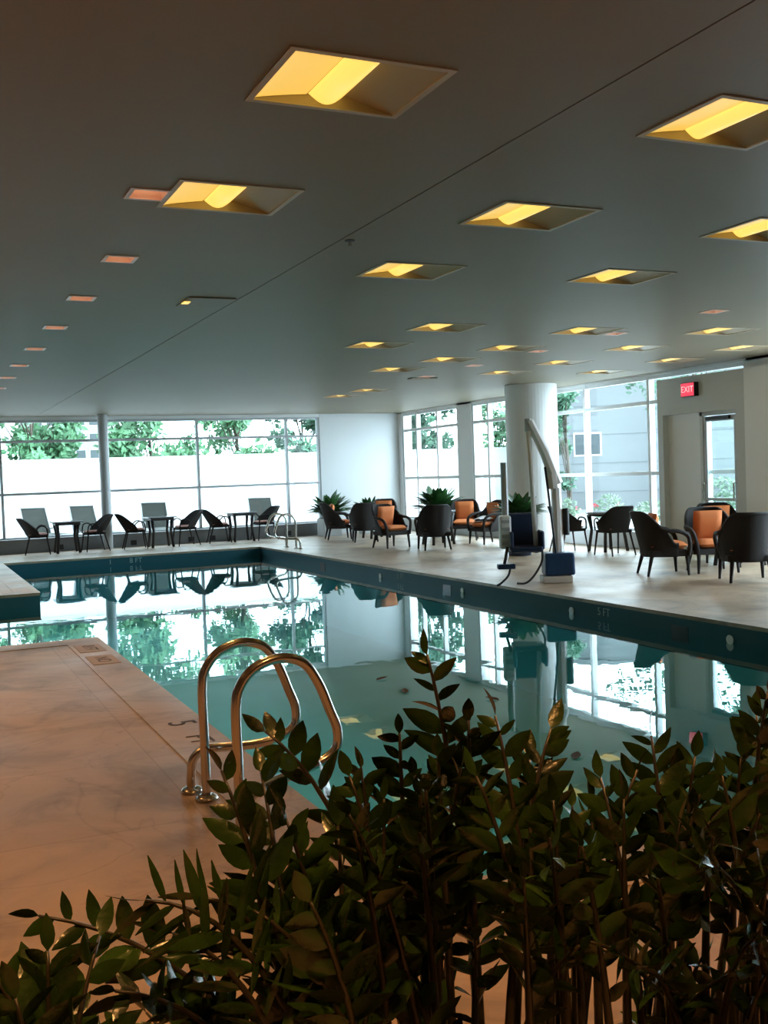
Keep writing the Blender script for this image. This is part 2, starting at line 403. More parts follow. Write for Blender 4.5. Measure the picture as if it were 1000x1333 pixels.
def make_lamp():
    o = empty('ceiling_light'); a, b_, d = LW-.004, LH-.004, .07
    m = MB()       # frame
    for r in ((-LW-.015, -LW+.015, -LH-.015, LH+.015), (LW-.015, LW+.015, -LH-.015, LH+.015), (-LW, LW, -LH-.015, -LH+.015), (-LW, LW, LH-.015, LH+.015)):
        m.bb(*r, -.006, .0)
    m.build('frame', 'lframe', o)
    m = MB()       # reflector : right slope, end cheeks and top
    v = m.v; v += [(a, -b_, 0), (a, b_, 0), (.08, b_, d), (.08, -b_, d), (-.08, b_, d), (-.08, -b_, d), (-a, b_, 0), (-a, -b_, 0)]
    m.f += [(0, 1, 2, 3), (3, 2, 4, 5), (1, 6, 4, 2), (0, 3, 5, 7)]
    m.build('reflector', 'reflector', o, solid=.004)
    m = MB(); n = 8   # diffuser : the lit slope on the left
    m.grid(lambda u, t: (-a+.01+(a-.095)*u, (-b_+.01)+(2*b_-.02)*t, .004+.045*u**.8), n, 2)
    m.build('diffuser', 'diff', o, solid=.004)
    m = MB()       # curved lens strip
    m.grid(lambda u, t: (-.075+.16*u, (-b_+.012)+(2*b_-.024)*t, .052-.040*math.sin(PI*u)), 10, 2)
    m.build('lens', 'lens', o, smooth=True, solid=.004)
    return tag(o, 'x', 'ceiling light', 'square ceiling lights over the pool')
lamp = make_lamp(); index_kids()
for x, y, lab in lamps: place(lamp, USED, (x, y, H), 0, lab, 'square ceiling lights over the pool')

def make_down():
    o = empty('recessed_downlight'); s = .1
    m = MB()
    for r in ((-s-.02, -s+.006, -s-.02, s+.02), (s-.006, s+.02, -s-.02, s+.02), (-s, s, -s-.02, -s+.006), (-s, s, s-.006, s+.02)): m.bb(*r, -.006, 0)
    m.build('trim_ring', 'dreflect', o)
    m = MB(); m.v += [(-s, -s, 0), (s, -s, 0), (s, s, 0), (-s, s, 0), (-.06, -.06, .1), (.06, -.06, .1), (.06, .06, .1), (-.06, .06, .1)]
    m.f += [(0, 1, 5, 4), (1, 2, 6, 5), (2, 3, 7, 6), (3, 0, 4, 7), (4, 5, 6, 7)]
    m.build('reflector', 'dreflect', o, solid=.003)
    MB().lathe([(.001, .06), (.035, .065), (.045, .08), (.03, .095)], 14).build('bulb', 'bulb', o, smooth=True)
    ld = bpy.data.lights.new('downlight_beam', 'SPOT'); ld.energy = 160; ld.color = (1, .45, .13); ld.spot_size = R_(100); ld.spot_blend = .8; ld.shadow_soft_size = .06
    lo = bpy.data.objects.new('downlight_beam', ld); C.objects.link(lo); lo.parent = o; lo.location = (0, 0, -.008)
    return tag(o, 'x', 'downlight')
R_ = math.radians
dn = make_down(); index_kids()
ordn = ['first (nearest)', 'second', 'third', 'fourth', 'fifth', 'sixth', 'seventh', 'eighth and farthest']
for i, (x, y) in enumerate(downs_l):
    z = H
    q_ = place(dn, USED, (x, y, z), 0, 'small pinkish square downlight, %s in the row along the left deck' % ordn[i], 'left row of small downlights')
mid_l = bpy.data.lights['downlight_beam'].copy(); mid_l.energy = 72
for o_ in list(bpy.data.objects):
    if o_.type == 'LIGHT': o_.data = mid_l
weak = bpy.data.lights['downlight_beam'].copy(); weak.energy = 10; weak.name = 'weak_beam'
ordr = ['first, alone near the right edge', 'second, touching a square light', 'third, above the column', 'fourth, left of the column', 'fifth and farthest']
for i, (x, y) in enumerate(downs_r):
    z = H
    q_ = place(dn, USED, (x, y, z), 0, 'small pinkish square downlight, %s in the right row' % ordr[i], 'right row of small downlights')
    for ch_ in q_.children:
        if ch_.type == 'LIGHT': ch_.data = weak
# warm downlights over the near left deck and plants (unseen, added above the frame to light them)
for (x, y) in unseen_downs:
    q_ = place(dn, USED, (x, y, H), 0, 'unseen small downlight added outside the picture to light the near deck', 'unseen downlights added above the deck')
    for ch_ in q_.children:
        if ch_.type == 'LIGHT': ch_.data = bpy.data.lights['downlight_beam']

# ceiling bits
o = empty('sprinkler_head', (2.92, 6.8, H)); MB().lathe([(.035, -.006), (.035, 0), (.01, .001)], 16).build('cover_plate', 'dark', o); MB().lathe([(.012, -.04), (.012, -.006)], 10).build('nozzle', 'steel', o)
tag(o, 'tiny dark sprinkler head on the ceiling joint', 'sprinkler')
o = empty('air_vent', (8.35, 16.42, H)); m = MB(); MB().bb(-.25, .25, -.1, .1, -.012, 0).build('backing', 'seam', o)
for k in range(5): m.bb(-.23, .23, -.085+k*.038, -.07+k*.038, -.02, -.012)
m.build('slat', 'lframe', o); tag(o, 'small dark ceiling vent in front of the far wall', 'vent')
o = empty('ceiling_hatch', (2.60, 9.5, H)); MB().bb(-.22, .22, -.25, .25, -.012, 0).build('panel', 'ceiling', o, bevel=.004)
MB().bb(-.22, -.16, -.06, .06, -.02, -.012).build('lamp_strip', 'lens', o); tag(o, 'faint rectangular ceiling fitting with one lit end, left of the joint', 'ceiling fitting')

# walls
struct(MB().bb(XL-.2, XL, YB, YF+.3, -.11, H+.32).build('wall_left', 'wall_back'), 'beige wall left of the pool')
struct(MB().bb(XL-.2, XR+.3, YB-.2, YB, -.11, H+.32).build('wall_rear', 'wall_back'), 'beige wall behind the viewer')
struct(MB().bb(10.15, XR+.3, YF, YF+.25, 0, H+.32).build('wall_end', 'wall_dimmed'), 'white solid end wall right of the wide window')
m = MB().bb(XL, 10.15, YF, YF+.25, H-.08, H+.32); struct(m.build('wall_header', 'wall'), 'white header above the wide window')
# far window wall
def window(name, axis, fixed, a0, a1, zb, zt, mull, trans, lab, mw=.06, fm='frame'):
    o = empty(name, (0, 0, 0)); fr = MB(); gl = MB()
    def b(p0, p1, q0, q1, t0, t1, mm):
        if axis == 'x': mm.bb(p0, p1, fixed+t0, fixed+t1, q0, q1)
        else: mm.bb(fixed+t0, fixed+t1, p0, p1, q0, q1)
    for x in [a0+mw/2] + list(mull) + [a1-mw/2]: b(x-mw/2, x+mw/2, zb, zt, .02, .14, fr)
    for z in [zb+mw/2] + list(trans) + [zt-mw/2]: b(a0, a1, z-mw/2, z+mw/2, .03, .13, fr)
    b(a0, a1, zb, zt, .075, .085, gl)
    fr.build('window_frame', fm, o); gl.build('pane', 'glass', o)
    return struct(o, lab, 'window')
window('window_1', 'x', YF, XL, 10.15, .30, H-.08, [-2.4, -.2, 2.02, 4.45, 6.80, 9.22], [1.40, 2.66], 'wide grey framed window wall across the far end')
struct(MB().bb(XL, 10.15, YF-.30, YF+.3, 0, .33).build('trim_3', 'ledge', bevel=.01), 'low grey curb under the far window', 'curb')
for i, x in enumerate((3.05+.2, 5.0, 6.45, 7.0, 9.05)):
    tag(MB().bb(x-.07, x+.07, YF-.325, YF-.29, .04, .16).build('curb_outlet', 'dark'), 'small black outlet on the curb, %s from the left' % ordn[i].split(' ')[0], 'outlet', 'outlets on the far curb')
# post
struct(MB().lathe([(.12, 0), (.12, H)], 24, (4.33, 25.62, 0)).build('trim_4', 'frame', smooth=False), 'slim grey post in front of the far window', 'post')
# right wall: windows
wz = .30
m = MB()
for a, b_ in ((25.95, YF), (22.05, 22.75), (12.15, 12.95), (YB, 7.2)): m.bb(XR, XR+.3, a, b_, 0, H+.32)
m.bb(XR, XR+.3, YB, YF, H-.04, H+.32)
struct(m.build('wall_right', 'wall'), 'white piers of the right window wall')
window('window_2', 'y', XR, 22.75, 25.95, wz, H-.04, [23.9, 25.1], [1.43, 2.74], 'white framed corner window right of the end wall', .07, 'white_frame')
window('window_3', 'y', XR, 18.9, 22.05, wz, H-.04, [21.3, 20.0], [1.43, 2.74], 'white framed window hidden partly by the round column', .07, 'white_frame')
window('window_4', 'y', XR, 12.95, 18.9, wz, H-.04, [15.45, 17.45], [1.41, 2.72], 'wide white framed window between the column and the door', .07, 'white_frame')
window('window_5', 'y', XR, 7.2, 12.15, wz, H-.04, [8.8, 10.5], [1.41, 2.74], 'white framed window beyond the right picture edge', .07, 'white_frame')
struct(MB().bb(XR-.12, XR+.28, 15.05, YF-.32, 0, .32).build('trim_5', 'planter', bevel=.01), 'low pale curb under the right windows', 'curb')
# round column
struct(MB().lathe([(.52, 0), (.52, H)], 48, (11.45, 17.75, 0)).build('column', 'wall', smooth=False), 'thick round white column standing near the right windows', 'column')
# vestibule
XV = XR-.14
struct(MB().bb(XV, XR+.2, 12.86, 15.0, 2.44, 3.08).build('wall_vestibule', 'head'), 'grey header box above the glass door')
struct(MB().bb(XV, XR+.2, 14.86, 15.0, 0, 2.44).build('trim_6', 'head'), 'grey left jamb of the door surround', 'jamb')
struct(MB().bb(XV, XR+.2, 12.86, 13.06, 0, 2.44).build('trim_7', 'head'), 'grey right jamb of the door surround', 'jamb')
struct(MB().bb(XR-.02, XR+.2, 14.0, 14.86, 0, 2.44).build('wall_panel', 'wall'), 'white panel left of the glass door')
struct(MB().bb(XV, XR, 12.2, 12.86, 0, 3.08).build('wall_pier', 'wall'), 'white wall right of the door surround')
d = empty('door_1', (XR-.06, 13.53, 0)); m = MB()
y0, y1 = -.47, .47
m.bb(0, .1, y0, y0+.07, 0, 2.44); m.bb(0, .1, y1-.07, y1, 0, 2.44); m.bb(0, .1, y0, y1, 2.37, 2.44); m.build('door_frame', 'head', d)
m = MB(); m.bb(.02, .07, y0+.07, y0+.15, .01, 2.36); m.bb(.02, .07, y1-.15, y1-.07, .01, 2.36); m.bb(.02, .07, y0+.15, y1-.15, 2.27, 2.36); m.bb(.02, .07, y0+.15, y1-.15, .01, .2); m.bb(.02, .07, y0+.15, y1-.15, .92, .97)
lf = m.build('door_leaf', 'frame', d)
MB().bb(.04, .05, y0+.15, y1-.15, .2, 2.27).build('pane', 'glass', lf)
for yy in (y0+.11, y1-.11): MB().tube([(.02, yy, .92), (-.05, yy, .92), (-.05, yy, 1.22), (.02, yy, 1.22)], .014).build('pull_handle', 'steel', lf)
MB().bb(-.03, .03, -.25, .3, 2.29, 2.35).build('door_closer', 'dark', d)
struct(d, 'grey framed glass door with steel pull handles', 'door')
# exit sign
o = empty('exit_sign', (XV, 14.08, 2.84)); MB().bb(-.10, 0, -.17, .17, -.12, .12).build('housing', 'dark', o, bevel=.005)
MB().bb(-.106, -.100, -.16, .16, -.11, .11).build('face_plate', 'exit_face', o)
text('lettering', 'EXIT', .15, 'exit_ink', o, (-.107, 0, 0), (PI/2, 0, -PI/2), .001); tag(o, 'red lit exit sign on the grey header above the door', 'sign')

# ------------------------------------------------------------------ handrails
def spline(pts, n=6):
    P = [Vector(p) for p in pts]; P = [P[0]*2-P[1]] + P + [P[-1]*2-P[-2]]; out = []
    for i in range(1, len(P)-2):
        for k in range(n):
            t = k/n; a, b_, c, d_ = P[i-1:i+3]
            out.append(.5*((2*b_)+(c-a)*t+(2*a-5*b_+4*c-d_)*t*t+(3*b_-a-3*c+d_)*t**3))
    out.append(P[-2]); return out
def make_rail(sgn):     # local: +X over the water, origin at the front foot
    o = empty('pool_handrail')
    pts = [(0, 0, 0), (0, 0, .30), (0, 0, .56), (.025, 0, .66), (.10, 0, .735), (.22, 0, .765), (.33, 0, .73), (.40, 0, .63), (.45, 0, .50), (.485, 0, .40), (.475, 0, .31), (.40, 0, .26),
           (.28, sgn*.02, .235), (.14, sgn*.08, .225), (.04, sgn*.14, .215), (-.02, sgn*.16, .17), (-.035, sgn*.165, .09), (-.035, sgn*.165, 0)]
    MB().tube(spline(pts, 6), .0235, 14).build('rail_tube', 'steel', o, smooth=True)
    for (x, y) in ((0, 0), (-.035, sgn*.165)):
        MB().lathe([(.058, 0), (.058, .008), (.045, .02), (.028, .026)], 20, (x, y, 0)).build('flange', 'steel', o, smooth=True)
    return o
r1 = make_rail(1); r2 = make_rail(-1); index_kids()
GR = 'curved steel handrails at the pool ladders'
for proto, loc, rz, lab in ((r1, (1.28, 5.05, .005), 0, 'bronze lit steel handrail on the near deck, farther of the pair'),
                            (r2, (1.29, 4.50, .005), 0, 'bronze lit steel handrail on the near deck, closer of the pair behind the leaves')):
    tag(place(proto, USED, loc, rz, lab, GR), cat='handrail')
for proto, loc, lab in ((r1, (7.70, 21.55, .005), 'small distant steel handrail at the far pool corner, closer of the two'),
                        (r2, (7.70, 22.15, .005), 'small distant steel handrail at the far pool corner, farther of the two')):
    c = place(proto, USED, loc, PI, lab, GR)

# ------------------------------------------------------------------ furniture
def shell(w0, w1, dep, flare, zb, back, arm, tcut, fall, power=1.0):
    def fn(u, v):
        t = (u*2-1)*tcut; s = abs(t)
        if s < .5: th = t*PI; x, y = math.sin(th), -math.cos(th)
        else: x, y = math.copysign(1, t), (s-.5)*2
        k = max(0, min(1, (s-.18)/fall)); k = k*k*(3-2*k)
        top = back+(arm-back)*k
        z = zb+(top-zb)*v; W = w0+(w1-w0)*v**power
        yy = y*(dep if y > 0 else W*.95)-flare*v*max(0, -y)
        return (x*W, yy, z)
    return fn
def rim(fn, n=40): return [Vector(fn(i/n, 1)) for i in range(n+1)]
def cushion(w_, d_, h_, n=8):
    m = MB()
    def f(sg):
        def g(u, v):
            a, b_ = u*2-1, v*2-1; e = (1-a**6)*(1-b_**6)
            return (a*w_/2, b_*d_/2, sg*h_/2*max(.0, e)**.35)
        return g
    m.grid(f(1), n, n); k = len(m.f); m.grid(f(-1), n, n); m.f[k:] = [q[::-1] for q in m.f[k:]]
    return m
def make_armchair():
    o = empty('wicker_armchair')
    fn = shell(.27, .335, .30, .10, .27, .90, .44, .74, .50)
    MB().grid(fn, 44, 12).build('shell', 'wicker', o, smooth=True, solid=.035)
    MB().tube(rim(fn), .026, 8).build('rim', 'wicker', o, smooth=True)
    MB().bb(-.29, .29, -.24, .31, .27, .36).build('seat_frame', 'wicker', o, bevel=.02)
    for sx in (-1, 1):
        MB().tube(spline([fn(.5+sx*.27, .93), (sx*.355, -.02, .645), (sx*.35, .15, .63), (sx*.335, .28, .56), (sx*.305, .315, .42), (sx*.285, .30, .28)], 5), .031, 8).build('armrest', 'wicker', o, smooth=True)
        MB().tube([(sx*.27, .28, .28), (sx*.285, .30, 0)], [.03, .018], 8).build('leg', 'wicker', o, smooth=True)
        MB().tube([(sx*.23, -.21, .28), (sx*.27, -.28, 0)], [.03, .018], 8).build('leg', 'wicker', o, smooth=True)
    c = cushion(.50, .54, .12).build('seat_cushion', 'orange', o, smooth=True); c.location = (0, .05, .42)
    c = cushion(.42, .46, .12).build('back_cushion', 'orange', o, smooth=True); c.location = (0, -.16, .655); c.rotation_euler = (R_(78), 0, 0)
    return tag(o, 'x', 'chair')
def make_dining(back=.86, w1=.31, wood='round'):
    o = empty('wicker_dining_chair')
    if wood == 'round': fn = shell(.235, .30, .20, .09, .42, .86, .60, .80, .42)
    else: fn = shell(.20, .33, .20, .13, .40, .84, .44, .66, .50)
    MB().grid(fn, 36, 8).build('backrest', 'wicker', o, smooth=True, solid=.022)
    MB().tube(rim(fn, 30), .015, 6).build('rim', 'wicker', o, smooth=True)
    MB().bb(-.235, .235, -.2, .24, .40, .45).build('seat', 'wicker', o, bevel=.015)
    c = cushion(.42, .42, .06).build('seat_cushion', 'pinkseat', o, smooth=True); c.location = (0, .02, .47)
    for sx in (-1, 1):
        a0 = Vector(fn(.5+sx*.36, .9))
        MB().tube(spline([a0, (sx*.29, .08, .66), (sx*.28, .20, .62), (sx*.245, .235, .44)], 5), .016, 6).build('armrest', 'wicker', o, smooth=True)
        MB().tube([(sx*.22, .21, .42), (sx*.25, .27, 0)], [.019, .013], 6).build('leg', 'wicker', o, smooth=True)
        MB().tube([(sx*.20, -.17, .42), (sx*.24, -.28, 0)], [.019, .013], 6).build('leg', 'wicker', o, smooth=True)
    return tag(o, 'x', 'chair')
def make_table(kind):
    o = empty('round_table' if kind == 'round' else 'square_table')
    if kind == 'round':
        MB().lathe([(.38, .70), (.40, .71), (.40, .73), (.38, .74)], 32).build('table_top', 'tabletop', o, smooth=False)
        MB().lathe([(.35, .66), (.35, .70)], 32).build('apron', 'wicker', o)
    else:
        MB().bb(-.34, .34, -.34, .34, .71, .74).build('table_top', 'tabletop', o, bevel=.006)
        MB().bb(-.28, .28, -.28, .28, .65, .71).build('apron', 'tableleg', o)
    s = .24
    for i, j in ((-1, -1), (1, -1), (1, 1), (-1, 1)):
        MB().tube([(i*s, j*s, .68), (i*s*.86, j*s*.86, .40), (i*s*1.05, j*s*1.05, 0)], [.045, .03, .032], 8).build('leg', 'tableleg', o, smooth=True)
    return tag(o, 'x', 'table')
arm = make_armchair(); din = make_dining(); wing = make_dining(wood='wing'); rt = make_table('round'); st = make_table('square'); index_kids()
G1 = 'winged wicker chairs along the far window'
for (x, y, fx, fy, lab) in ((2.66, 25.2, 1, -.1, 'leftmost winged wicker chair by the far window, facing right'),
                            (3.95, 25.1, -1, -.1, 'winged wicker chair just left of the grey post, facing left'),
                            (4.86, 25.0, 1, -.1, 'winged wicker chair just right of the grey post, facing right'),
                            (6.12, 25.1, -1, -.1, 'winged wicker chair right of the middle window table'),
                            (7.02, 25.35, 1, -.1, 'winged wicker chair left of the third window table'),
                            (8.22, 25.4, -1, -.1, 'rightmost winged wicker chair before the far ladder')):
    place(wing, USED, (x, y, 0), face(fx, fy), lab, G1)
for (x, y, lab) in ((3.32, 25.2, 'small square table left of the grey post'), (5.50, 25.1, 'small square table right of the grey post'), (7.62, 25.4, 'small square table nearest the far ladder')):
    place(st, USED, (x, y, 0), 0, lab, 'square tables along the far window')
G2 = 'wicker armchairs with orange cushions'
for (x, y, fx, fy, lab) in ((9.62, 23.85, 1, -.25, 'wicker armchair farthest left of the lounge group, beside the white planter'),
                            (9.72, 22.35, .35, .95, 'wicker armchair seen from behind, left of the orange-fronted one'),
                            (11.1, 24.3, -.5, -.86, 'far wicker armchair with orange cushion behind the left lounge table'),
                            (9.32, 20.1, .16, -.98, 'wicker armchair facing forward with full orange cushions'),
                            (9.74, 18.85, .25, .97, 'wicker armchair seen from behind, directly left of the pool lift'),
                            (11.30, 19.35, -1, -.05, 'wicker armchair beside the lift turned left with a white towel'),
                            (11.5, 20.75, -.55, -.83, 'wicker armchair behind the middle lounge table near the window pier'),
                            (9.78, 11.86, .92, -.38, 'wicker armchair with orange cushions, leftmost of the right-hand group'),
                            (10.52, 11.66, -.40, -.9, 'wicker armchair with open arms in the middle of the right-hand group'),
                            (11.72, 12.9-.1, -.45, -.9, 'rounded wicker armchair at the back of the right-hand group by the door'),
                            (10.02, 10.45, .50, .86, 'large dark wicker armchair seen from behind at the right picture edge')):
    place(arm, USED, (x, y, 0), face(fx, fy), lab, G2)
for (x, y, lab) in ((10.45, 23.35, 'round table of the left lounge group'), (10.45, 20.05, 'round table behind the back-turned armchair near the lift'),
                    (11.75, 15.75, 'round table with pale top before the curb, right of the column'), (11.42, 12.05, 'round table of the right-hand group under the exit sign')):
    place(rt, USED, (x, y, 0), 0, lab, 'round lounge tables')
for (x, y, fx, fy, lab) in ((11.30, 14.95, .05, 1, 'plain wicker dining chair seen from behind, right of the column'),
                            (11.05, 16.0, 1, -.1, 'plain wicker dining chair left of the pale round table beside the column')):
    place(din, USED, (x, y, 0), face(fx, fy), lab, 'rounded wicker dining chairs')
# towel on the armchair
m = MB(); m.grid(lambda u, v: ((u-.5)*.34, (v-.5)*.34, .05+.06*math.sin(PI*u)*math.sin(PI*v)+.01*math.sin(9*u+5*v)), 12, 12); m.grid(lambda u, v: ((u-.5)*.34, (.5-v)*.34, 0), 3, 3)
t = m.build('folded_towel', 'towel', smooth=True); t.location = (11.2, 19.35, .485); tag(t, 'white towel lying on the orange seat left of the lift', 'towel')

# chaise lounges on the terrace
def make_chaise():
    o = empty('sling_lounger')
    fr = MB()
    for sx in (-1, 1):
        fr.tube([(sx*.34, 0, .33), (sx*.34, .25, 1.0)], .018, 6)
        fr.tube([(sx*.34, 0, .33), (sx*.34, -1.25, .33)], .018, 6); fr.tube([(sx*.36, .05, .45), (sx*.36, -.30, .50), (sx*.36, -.32, .33)], .018, 6)
    fr.tube([(-.34, .25, 1.0), (.34, .25, 1.0)], .018, 6); fr.tube([(-.34, -1.25, .33), (.34, -1.25, .33)], .018, 6)
    fr.build('frame', 'greyp', o, smooth=True)
    MB().grid(lambda u, v: (-.33+.66*u, .25*v, .34+.65*v-.02*math.sin(PI*v)), 2, 8).build('backrest_sling', 'sling', o, solid=.008)
    MB().grid(lambda u, v: (-.33+.66*u, -1.24*v, .335), 2, 2).build('seat_sling', 'sling', o, solid=.008)
    for sx in (-1, 1):
        for y in (-.05, -1.15): MB().tube([(sx*.33, y, .33), (sx*.33, y-.04, 0)], .018, 6).build('leg', 'whitep', o)
    return tag(o, 'x', 'lounger')
ch = make_chaise(); index_kids()
for (u, v, rz, lab) in ((50, 670, .35, 'sling lounger outside behind the leftmost window table'), (113, 670, .30, 'sling lounger outside just left of the grey post'),
                        (204, 659, 0.0, 'sling lounger outside behind the middle window table'), (343, 653, 0.0, 'sling lounger outside behind the rightmost window table')):
    r = ROT @ _ray(u, 700); y = 27.9; k = y/r.y
    place(ch, USED, (r.x*k, y, .02), rz, lab, 'grey sling loungers on the terrace')

# ------------------------------------------------------------------ pool lift
o = empty('pool_lift', (8.10, 12.05, 0), 0); dx = Vector((.91, -.42, 0)); dy = Vector((.42, .91, 0))
def lp(a, d_, z): return tuple(dx*a+dy*d_+Vector((0, 0, z)))
yaw = math.atan2(-.42, .91)
MB().box((0, 0, .05), (.42, .36, .10), yaw).build('base_plate', 'whitep', o, bevel=.02)
MB().box(lp(.03, 0, .26), (.42, .36, .31), yaw, .96).build('base_cover', 'blue', o, bevel=.03)
MB().tube([lp(.04, 0, .40), lp(.04, 0, .75), lp(.03, 0, 1.42)], [.085, .075, .075], 10).build('mast', 'whitep', o)
MB().tube([lp(.0, .0, 1.30), lp(-.02, 0, 1.5)], [.10, .10], 10).build('pivot_head', 'whitep', o)
MB().tube([lp(.05, -.01, 1.36), lp(-.10, -.01, 1.78), lp(-.31, -.01, 2.24)], [.085, .075, .06], 8).build('lift_arm', 'whitep', o)
MB().tube([lp(-.33, -.01, 2.27), lp(-.33, -.01, 2.1)], [.05, .05], 8).build('arm_joint', 'greyp', o)
MB().tube([lp(-.12, -.06, 1.60), lp(-.01, -.10, .40)], .016, 8).build('actuator_rod', 'dark', o)
MB().tube([lp(.15, -.02, 1.02), lp(.15, -.02, .65)], [.05, .05], 8).build('battery_pack', 'dark', o, bevel=.01)
MB().tube([lp(-.33, -.02, 2.2), lp(-.30, -.04, 1.3), lp(-.27, -.05, .42)], .035, 10).build('hanger_pole', 'whitep', o, smooth=True)
seat = MB()
seat.box(lp(-.42, -.02, .48), (.44, .42, .08), yaw); seat.box(lp(-.42, .20, .72), (.42, .06, .50), yaw); seat.box(lp(-.62, -.02, .60), (.05, .38, .26), yaw); seat.box(lp(-.20, -.02, .60), (.05, .38, .26), yaw)
seat.build('seat', 'navy', o, bevel=.03)
MB().box(lp(-.69, .0, .72), (.16, .2, .46), yaw).build('head_cushion', 'whitep', o, bevel=.03)
for k in range(4): MB().box(lp(-.69, -.105, .57+k*.1), (.11, .02, .045), yaw).build('buckle', 'greyp', o, bevel=.004)
MB().tube([lp(-.66, .16, .6), lp(-.66, .16, 1.68)], [.05, .05], 8).build('back_pole', 'greyp', o)
MB().tube([lp(-.68, -.15, .52), lp(-.72, -.22, .36), lp(-.74, -.25, .30)], .022, 8).build('footrest_arm', 'dark', o, smooth=True)
MB().box(lp(-.72, -.28, .27), (.24, .16, .07), yaw).build('footrest', 'navy', o, bevel=.015)
MB().tube(spline([lp(-.66, -.28, .26), lp(-.70, -.30, .14), lp(-.80, -.34, .05), lp(-.86, -.36, .02)], 4), .015, 6).build('leg', 'dark', o, smooth=True)
MB().tube(spline([lp(-.20, -.12, .46), lp(-.22, -.16, .30), lp(-.34, -.22, .12), lp(-.46, -.26, .03), lp(-.58, -.26, .03)], 4), .015, 6).build('leg', 'dark', o, smooth=True)
tag(o, 'white and navy pool lift with slanted arm, hanging seat and blue base', 'pool lift')

# ------------------------------------------------------------------ potted plants indoors
def blades(m, c, n, L0, L1, W, spread, rnd, up=.9):
    for i in range(n):
        a = rnd.uniform(0, 2*PI); el = rnd.uniform(.15, 1.0); L = rnd.uniform(L0, L1)
        d = Vector((math.cos(a)*spread*el, math.sin(a)*spread*el, up)).normalized()
        p = c + Vector((math.cos(a), math.sin(a), 0))*rnd.uniform(0, .08)
        # thin stalk then a blade
        q = p + d*L*.45
        m.tube([p, q], .005, 4)
        m.leaf(q, (d+Vector((math.cos(a)*.5*el, math.sin(a)*.5*el, -.15))).normalized(), Vector((0, 0, 1)), L*.6, W, bend=.35*el, n=5)
def make_potted(kind, w_, h_, n, L0, L1, W, spread, seed, potm):
    rnd = random.Random(seed); o = empty('potted_plant')
    if kind == 'box':
        p = MB().bb(-w_/2, w_/2, -w_/2, w_/2, 0, h_).build('pot', potm, o, bevel=.015)
        MB().bb(-w_/2+.03, w_/2-.03, -w_/2+.03, w_/2-.03, h_, h_+.01).build('soil', 'soil', o)
    else:
        p = MB().lathe([(w_*.38, 0), (w_*.5, h_*.9), (w_*.53, h_), (w_*.47, h_)], 24).build('pot', potm, o, smooth=False)
        MB().lathe([(w_*.46, h_-.02), (w_*.46, h_+.005)], 24).build('soil', 'soil', o)
    m = MB(); blades(m, Vector((0, 0, h_)), n, L0, L1, W, spread, rnd); m.build('foliage', 'plant', o, smooth=True)
    return o
for (x, y, kind, w_, h_, n, L0, L1, W, sp, seed, potm, lab) in (
    (10.0, 25.35, 'box', .5, .46, 170, .35, .78, .15, 1.4, 1, 'planter', 'bushy leafy plant in a pale box planter at the corner of the end wall'),
    (11.15, 25.35, 'box', .45, .42, 100, .3, .62, .12, .8, 2, 'planter', 'upright leafy plant before the white end wall behind the armchairs'),
    (11.55, 22.1, 'round', .5, .5, 170, .4, .85, .17, 1.3, 3, 'planter', 'wide leafy plant in front of the corner window pier'),
    (10.15, 16.25, 'round', .55, .6, 110, .3, .58, .16, 1.1, 4, 'navy', 'leafy plant in a dark pot behind the pool lift seat')):
    p = make_potted(kind, w_, h_, n, L0, L1, W, sp, seed, potm); p.location = (x, y, 0); tag(p, lab, 'plant', 'potted plants around the lounge')

# ------------------------------------------------------------------ outside
struct(MB().bb(-30, 60, YF+.25, 36, -.3, -.02).build('floor_terrace', 'terrace'), 'paved terrace outside the windows', 'terrace')
struct(MB().bb(XR+.3, 60, -12, YF+.25, -.3, -.02).build('floor_patio', 'patio'), 'pale paved patio outside the right windows', 'terrace')
struct(MB().bb(-90, 120, 36, 130, -.5, -.3).build('floor_ground', 'grass'), 'green ground beyond the garden wall', 'ground')
o = empty('garden_wall', (0, 35, 0)); MB().bb(-25, 30, 0, .25, -.3, 2.36).build('wall_body', 'parapet', o); MB().bb(-25, 30, -.04, .29, 2.36, 2.43).build('coping_cap', 'parapet', o)
tag(o, 'long white garden wall across the terrace below the trees', 'garden wall')
def tree(name, x, y, z0, rx, rz_, n, s, seed, matn, lab, clumps=26, tr=.1):
    rnd = random.Random(seed); o = empty(name, (x, y, 0)); f = MB(); t = MB()
    top = z0+rz_*2; t.tube([(0, 0, -.4), (.1, 0, z0), (0, .1, top*.8)], [tr, tr*.7, tr*.25], 8)
    cl = []
    for k in range(clumps):
        a = rnd.uniform(0, 2*PI); r = rx*math.sqrt(rnd.random())*.85; z = z0+rz_+rz_*rnd.uniform(-.85, .9)
        k2 = math.sqrt(max(.15, 1-((z-z0-rz_)/rz_)**2)); c = Vector((math.cos(a)*r*k2, math.sin(a)*r*k2, z)); cl.append((c, rnd.uniform(.22, .42)*rx))
        t.tube([(0, 0, max(z0*.6, z-1.6)), tuple(c*.6+Vector((0, 0, (z)*.38))), tuple(c)], [tr*.3, tr*.2, .012], 5)
    for i in range(int(n*2.1)):
        c, r = cl[rnd.randrange(clumps)]
        d = Vector((rnd.gauss(0, 1), rnd.gauss(0, 1), rnd.gauss(0, 1)*.8)); d.normalize()
        p = c + d*r*rnd.random()**.4
        q = Vector((rnd.gauss(0, 1), rnd.gauss(0, 1), rnd.gauss(0, 1))).normalized(); u = q.orthogonal().normalized(); g = s*rnd.uniform(.6, 1.3)
        f.card(p, q, u, g, g*.6)
    t.build('trunk', 'bark', o, smooth=True); f.build('crown', matn, o)
    return tag(o, lab, 'tree', 'trees beyond the garden wall')
